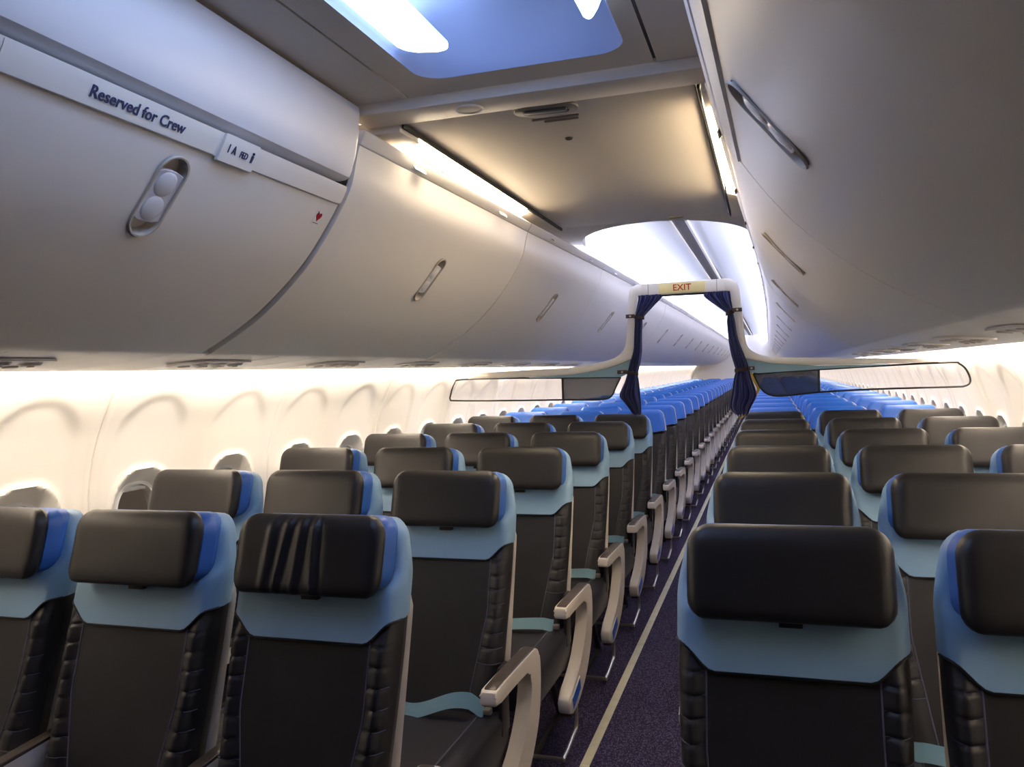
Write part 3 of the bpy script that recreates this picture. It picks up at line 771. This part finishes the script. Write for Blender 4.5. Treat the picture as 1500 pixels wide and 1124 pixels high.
def make_aisle_arm(root, s):
    X = s*.237
    body = [(-.385, .532), (-.382, .553), (-.367, .563), (-.25, .562), (-.05, .556), (.01, .552), (.038, .538), (.050, .505), (.052, .46), (.043, .40), (.020, .335), (-.02, .285), (-.08, .235), (-.16, .195), (-.24, .170), (-.33, .165), (-.368, .182), (-.374, .215), (-.358, .238), (-.27, .266), (-.19, .298), (-.13, .338), (-.080, .39), (-.056, .43), (-.048, .475), (-.058, .498), (-.09, .512), (-.25, .520), (-.367, .522)]
    pts = [(v.x, v.z) for v in smoothpts([(a, 0, b) for a, b in body+[body[0]]], 3)][:-1]
    bm = bmesh.new(); prism(bm, pts, 'x', X-.023, X+.023, .007, 3); a = obj('armrest', bm, M_arm, root, ang=50)
    top = [(-.374, .556), (-.357, .568), (-.25, .568), (-.05, .562), (.005, .558), (.010, .549), (-.05, .548), (-.25, .554)]
    bm = bmesh.new(); prism(bm, top, 'x', X-.0175, X+.0175, .003, 2); obj('armrest_pad', bm, M_armpad, a)
    # placard on the aisle face
    ang = math.atan2(.034, .13)
    Mx = frame3((X+s*.0235, -.272, .216), (0, math.cos(ang), math.sin(ang)), (0, -math.sin(ang), math.cos(ang)))
    bm = bmesh.new(); prism(bm, rrect(0, 0, .140, .056, .004), 'z', -.0012, .0012); bm.transform(Mx); q = obj('placard_border', bm, M_white, a)
    bm = bmesh.new(); prism(bm, rrect(0, 0, .128, .044, .002), 'z', -.0022, .0022); bm.transform(Mx); obj('placard', bm, M_placard, a)
    bm = bmesh.new(); box(bm, X-.02, X+.02, -.34, -.28, .152, .186, .006); obj('life_vest_pouch', bm, mat('brown_plastic', (96, 62, 44), .5), a)
    bm = bmesh.new(); tube(bm, smoothpts([(X, -.19, .20), (X, -.19, .13), (X, -.195, .06), (X, -.24, .048), (X, -.40, .030), (X-s*.03, -.405, .028), (X-s*.42, -.405, .028)], 3), .0075, 8)
    obj('baggage_bar', bm, M_metal, root)
    bm = bmesh.new(); bmesh.ops.create_uvsphere(bm, u_segments=10, v_segments=6, radius=.012, matrix=Matrix.Translation((X, -.19, .15))); obj('joint', bm, M_metal, root)
    # recline mechanism beside the cushion
    bm = bmesh.new(); box(bm, X-s*.03-.006, X-s*.03+.006, -.20, -.13, .36, .56, .004); obj('hinge_plate', bm, M_dmetal, root)
def make_mid_arm(root, s):
    X = s*.2285
    body = [(-.405, .528), (-.400, .555), (-.385, .565), (-.05, .578), (.0, .574), (.03, .50), (.035, .40), (.02, .30), (-.04, .30), (-.045, .42), (-.06, .50), (-.09, .522), (-.385, .518)]
    bm = bmesh.new(); prism(bm, body, 'x', X-.017, X+.017, .006, 2); a = obj('armrest', bm, M_arm, root, ang=50)
    bm = bmesh.new(); prism(bm, [(-.392, .558), (-.375, .571), (-.05, .584), (.0, .582), (-.05, .570), (-.25, .566)], 'x', X-.016, X+.016, .003, 2); obj('armrest_pad', bm, M_armpad, a)
def make_seat(kind, pos, s, wrinkled=False, wave=.004):
    """kind front/rear; pos aisle/middle/window; s = +1 when the aisle is on the +x side"""
    root = empty('passenger_seat')
    make_backrest(root); make_shell(root); make_cushion(root); make_belt(root, wave); make_legs(root)
    if kind == 'front':
        make_collar(root, M_collar); make_headrest(root, wrinkled)
    else:
        zr = lambda x: .925+.012*sstep(.10, .19, abs(x))
        c = make_collar(root, M_blue, zr, .925); c.name = 'headrest'
        bm = bmesh.new(); pts = []
        for k in range(15):
            z = .94+k*.15/14; pts.append((hw_collar(z)-.03*max(0, (z-1.06)/.03)**2-.002, ysh(z)-.032, z))
        tube(bm, pts, .0022, 6); obj('seam', bm, M_shell, c)
    if pos == 'aisle': make_aisle_arm(root, s)
    else: make_mid_arm(root, s)
    return root
NR = 28
XCOL = {'A': -1.448, 'B': -.982, 'C': -.514, 'D': .485, 'E': .943, 'F': 1.400}
PROTO = {}
for kind in ('front', 'rear'):
    for pos in ('aisle', 'middle'):
        for s in (1, -1):
            PROTO[(kind, pos, s)] = None
colname = {'A': ('window seat', 'left'), 'B': ('middle seat', 'left'), 'C': ('aisle seat', 'left'), 'D': ('aisle seat', 'right'), 'E': ('middle seat', 'right'), 'F': ('window seat', 'right')}
for row in range(1, NR+1):
    for c in 'ABCDEF':
        if c == 'F' and row < 3: continue
        kind = 'front' if row <= 6 else 'rear'; pos = 'aisle' if c in 'CD' else 'middle'; s = 1 if c in 'ABC' else -1
        if c == 'C' and row == 1: r = make_seat(kind, pos, s, wrinkled=True)
        elif c == 'C' and row == 2: r = make_seat(kind, pos, s, wave=.022)
        elif PROTO[(kind, pos, s)] is None: r = PROTO[(kind, pos, s)] = make_seat(kind, pos, s)
        else: r = dup(PROTO[(kind, pos, s)])
        r.location = (XCOL[c]-(.009 if c == 'F' and row < 5 else 0), row*P+.012, 0)
        what, side = colname[c]
        if kind == 'front':
            if row == 1: lab = {'A': 'black seat with light blue collar at the far left edge, front row', 'B': 'black seat with light blue collar in front row, between window seat and wrinkled one', 'C': 'black front row seat with a wrinkled headrest cover, left of the aisle', 'D': 'large black seat with light blue collar nearest the camera, right of aisle', 'E': 'black seat with light blue collar cut off at bottom right corner'}[c]
            else: lab = 'dark seat with light blue collar, %s in %s row, %s of aisle' % (what, ORD[row], side)
            g = 'dark headrest seats in front of the curtain'
        else:
            lab = 'seat with vivid blue headrest, %s in %s blue row, %s of aisle' % (what, ORD[row-6], side); g = 'blue headrest seats behind the curtain'
        tag(r, lab, 'seat', g)

# ------------------------------------------------------------------ cabin divider with curtains
DY = 4.40
dv = empty('cabin_divider', (0, DY, 0))
Lo = [(-.30, 1.958), (-.345, 1.950), (-.378, 1.914), (-.392, 1.75), (-.408, 1.598), (-.437, 1.529), (-.528, 1.479), (-.765, 1.443), (-1.047, 1.435), (-1.50, 1.423)]
Li = [(-.30, 1.884), (-.318, 1.880), (-.330, 1.858), (-.348, 1.70), (-.367, 1.509), (-.403, 1.475), (-.547, 1.427), (-.767, 1.398), (-1.068, 1.387), (-1.50, 1.386)]
Ro = [(.215, 1.961), (.262, 1.952), (.298, 1.905), (.312, 1.774), (.326, 1.6), (.345, 1.528), (.395, 1.487), (.479, 1.463), (.668, 1.452), (1.033, 1.434), (1.40, 1.415)]
Ri = [(.215, 1.880), (.238, 1.872), (.250, 1.840), (.262, 1.75), (.285, 1.56), (.300, 1.495), (.33, 1.46), (.478, 1.426), (.751, 1.403), (1.128, 1.398), (1.40, 1.397)]
def ribbon(o, i, y0, y1, bev=.006):
    a = [(v.x, v.z) for v in smoothpts([(p[0], 0, p[1]) for p in o], 5)]; b = [(v.x, v.z) for v in smoothpts([(p[0], 0, p[1]) for p in i], 5)]
    bm = bmesh.new(); n = len(a)
    G = [[bm.verts.new((p[0], y, p[1])) for p in L] for L, y in ((a, y0+.006), (a, y1), (b, y1), (b, y0+.006))]
    # front face pushed out with soft edges
    fa = [bm.verts.new((p[0]*.85+q[0]*.15, y0, p[1]*.85+q[1]*.15)) for p, q in zip(a, b)]; fb = [bm.verts.new((p[0]*.15+q[0]*.85, y0, p[1]*.15+q[1]*.85)) for p, q in zip(a, b)]
    loop = [G[0], G[1], G[2], G[3], fb, fa]
    for A, B in zip(loop, loop[1:]+loop[:1]):
        for k in range(n-1): bm.faces.new((A[k], A[k+1], B[k+1], B[k]))
    for k in (0, n-1): bm.faces.new([L[k] for L in loop])
    return bm
for o, i in ((Lo, Li), (Ro, Ri)): obj('arch_frame', ribbon(o, i, -.025, .025), M_div, dv, ang=50)
bm = bmesh.new(); box(bm, -.305, .222, -.024, .024, 1.882, 1.958, .006); be = obj('arch_beam', bm, M_div, dv)
for x in (-.257, .168):
    bm = bmesh.new(); box(bm, x-.0012, x+.0012, -.0255, -.020, 1.884, 1.957); obj('seam', bm, M_grey, be)
bm = bmesh.new(); box(bm, -.190, .100, -.027, -.022, 1.888, 1.952, .001); sgn = obj('exit_panel', bm, M_exit, be)
text('exit_lettering', 'EXIT', .056, M_red, frame3((-.045, -.0275, 1.920), (1, 0, 0), (0, 0, 1)), sgn, 1.0)
bm = bmesh.new(); box(bm, -.30, .215, -.01, .01, 1.872, 1.883); obj('curtain_track', bm, M_black, be)
# pale blue lower fillers
fl = [(-.375, 1.505), (-.41, 1.473), (-.547, 1.425), (-.767, 1.396), (-1.068, 1.385), (-1.068, 1.378), (-.80, 1.376), (-.455, 1.368), (-.385, 1.40)]
bm = bmesh.new(); prism(bm, fl, 'y', -.008, .008); obj('filler_panel', bm, M_divb, dv)
fr = [(.300, 1.49), (.335, 1.457), (.478, 1.424), (.751, 1.401), (1.128, 1.396), (1.128, 1.390), (.751, 1.379), (.40, 1.366), (.335, 1.375)]
bm = bmesh.new(); prism(bm, fr, 'y', -.008, .008); obj('filler_panel', bm, M_divb, dv)
def screen(out, xs, name):
    pts = [(v.x, v.z) for v in smoothpts([(p[0], 0, p[1]) for p in out+[out[0]]], 4)][:-1]
    bm = bmesh.new(); tube(bm, [(p[0], 0, p[1]) for p in pts+[pts[0]]], .0055, 8, False); fr = obj('screen_border', bm, M_black, dv)
    zz = [p[1] for p in pts if abs(p[0]-xs) < .08]
    bm = bmesh.new(); box(bm, xs-.007, xs+.007, -.005, .005, min(zz)+.004, max(zz)-.002, .002); obj('screen_divider', bm, M_black, dv)
    for sel, m in ((lambda x: (x < xs) == (out[0][0] < xs), None),): pass
    # clip polygon at xs
    def clip(keep_left):
        r = []
        n = len(pts)
        for k in range(n):
            p, q = pts[k], pts[(k+1) % n]; ip = (p[0] <= xs) == keep_left; iq = (q[0] <= xs) == keep_left
            if ip: r.append(p)
            if ip != iq: t = (xs-p[0])/(q[0]-p[0]); r.append((xs, p[1]+(q[1]-p[1])*t))
        return r
    left_side = xs < 0
    for keep_left in (True, False):
        poly = clip(keep_left); dense = (keep_left != left_side)
        bm = bmesh.new(); bm.faces.new([bm.verts.new((p[0], 0, p[1])) for p in poly])
        o = obj('mesh_panel', bm, M_net2 if dense else M_net1, dv, smooth=False)
        o['label'] = 'dense dark netting panel' if dense else 'thin see-through netting panel'
sl = [(-.455, 1.366), (-.488, 1.305), (-.520, 1.246), (-.575, 1.226), (-.70, 1.226), (-.842, 1.229), (-1.246, 1.233), (-1.60, 1.240), (-1.645, 1.250), (-1.640, 1.285), (-1.612, 1.360), (-1.560, 1.384), (-1.241, 1.384), (-.842, 1.374), (-.60, 1.370)]
screen(sl, -.842, 'l')
sr = [(.370, 1.364), (.405, 1.285), (.450, 1.238), (.530, 1.223), (.747, 1.240), (1.028, 1.250), (1.45, 1.253), (1.53, 1.256), (1.560, 1.285), (1.54, 1.35), (1.505, 1.385), (1.463, 1.394), (1.15, 1.389), (.751, 1.377), (.52, 1.370)]
screen(sr, .747, 'r')
tag(dv, 'pale class divider arch with yellow exit panel and netting screens across the cabin', 'cabin divider')
def curtain(name, rows, y, side):
    """rows: list of (z, xl, xr, depth) ; folds"""
    zs = [r[0] for r in rows]; R = smoothpts([(r[1], r[2], r[0]) for r in rows], 5); D = smoothpts([(r[3], 0, 0) for r in rows], 5)
    bm = bmesh.new(); n = 44; G = []
    for k, v in enumerate(R):
        row = []; dp = D[k].x
        for i in range(n+1):
            t = i/n; x = v.x+(v.y-v.x)*t
            f = math.sin(t*PI*9+.6*math.sin(k*.15))*dp+math.sin(t*PI*4+1)*dp*.6
            row.append(Vector((x, f, v.z+(.006*math.sin(t*PI*9) if k == len(R)-1 else 0))))
        G.append(row)
    quadgrid(bm, G); bmesh.ops.solidify(bm, geom=bm.faces[:], thickness=.0015)
    root = empty(name, (0, y, 0)); obj('cloth', bm, M_curt, root, ang=180)
    return root
cl = curtain('curtain', [(1.884, -.318, -.175, .012), (1.862, -.318, -.170, .014), (1.80, -.332, -.232, .012), (1.742, -.344, -.288, .010), (1.70, -.346, -.296, .011), (1.60, -.352, -.303, .012), (1.53, -.358, -.306, .012), (1.45, -.385, -.318, .012), (1.388, -.403, -.335, .010), (1.34, -.420, -.330, .014), (1.25, -.460, -.322, .020), (1.20, -.428, -.318, .022), (1.125, -.372, -.320, .016)], DY-.052, 'l')
tag(cl, 'navy curtain gathered by two straps, hanging left side of the arch', 'curtain', 'curtains of the class divider')
cr = curtain('curtain', [(1.878, .098, .246, .012), (1.852, .092, .250, .014), (1.79, .165, .256, .012), (1.738, .224, .264, .010), (1.69, .224, .272, .011), (1.62, .226, .280, .012), (1.55, .232, .296, .012), (1.47, .246, .325, .012), (1.390, .266, .347, .010), (1.34, .255, .358, .014), (1.235, .238, .386, .020), (1.16, .228, .352, .022), (1.112, .262, .332, .016)], DY-.052, 'r')
tag(cr, 'navy curtain gathered by two straps, hanging right side of the arch', 'curtain', 'curtains of the class divider')
def strap(root, x0, x1, xe, z, dz, tilt):
    bm = bmesh.new(); pts = []
    n = 28
    cxm = (x0+x1)/2; a = (x1-x0)/2+.006; b = .026
    ring = [(cxm+a*math.cos(t), b*math.sin(t)) for t in (2*PI*k/n for k in range(n))]
    V = []
    for h in (-.011, .011):
        V.append([bm.verts.new((p[0], p[1], z+h+tilt*(p[0]-cxm))) for p in ring])
    for k in range(n): bm.faces.new((V[0][k], V[0][(k+1) % n], V[1][(k+1) % n], V[1][k]))
    bmesh.ops.solidify(bm, geom=bm.faces[:], thickness=.003)
    s = obj('tieback', bm, M_strap, root)
    e0, e1 = sorted((x0 if xe < x0 else x1, xe)); bm = bmesh.new(); box(bm, e0-.004, e1+.004, .004-.03, .008-.03, z-.011+tilt*(xe-cxm)*.6, z+.013+tilt*(xe-cxm)*.6, .0015); obj('strap_end', bm, M_strap, s)
    bm = bmesh.new(); bmesh.ops.create_cone(bm, segments=14, radius1=.0065, radius2=.0065, depth=.006, cap_ends=True, matrix=Matrix.Translation(((xe+(x0 if xe < x0 else x1))/2, -.028, z+.001+tilt*(xe-cxm)*.6)) @ Matrix.Rotation(PI/2, 4, 'X')); obj('snap', bm, M_metal, s)
strap(cl, -.344, -.288, -.392, 1.745, 0, -.15); strap(cl, -.403, -.337, -.458, 1.392, 0, -.15)
strap(cr, .224, .264, .312, 1.745, 0, .3); strap(cr, .266, .347, .376, 1.392, 0, .12)
bm = bmesh.new(); pts = smoothpts([(.350, 0, 1.40), (.362, .002, 1.345), (.392, .0, 1.29), (.396, 0, 1.262), (.36, .01, 1.20), (.33, .01, 1.14), (.30, 0, 1.100), (.285, 0, 1.085)], 4)
G = [[p+Vector((-.011, 0, -.003)), p+Vector((.011, 0, .003))] for p in pts]; quadgrid(bm, G); bmesh.ops.solidify(bm, geom=bm.faces[:], thickness=.002)
o = obj('hanging_strap', bm, M_gold); o.location = (0, DY+.045, 0); tag(o, 'yellow strap hanging behind the right curtain', 'strap')
# aisle guide strip
segl = 1.3
first = None
for k in range(18):
    y = -1.9+k*segl
    if first is None:
        bm = bmesh.new(); box(bm, -.017, .017, .001, segl-.001, .0, .004, .001); o = first = obj('guide_strip', bm, M_strip)
    else: o = link(bpy.data.objects.new('guide_strip', first.data))
    o.location = (-.205, y, 0); tag(o, 'pale floor guide strip along the aisle, %s length from the front' % ORD[k+1], 'floor strip', 'guide strips along the aisle')
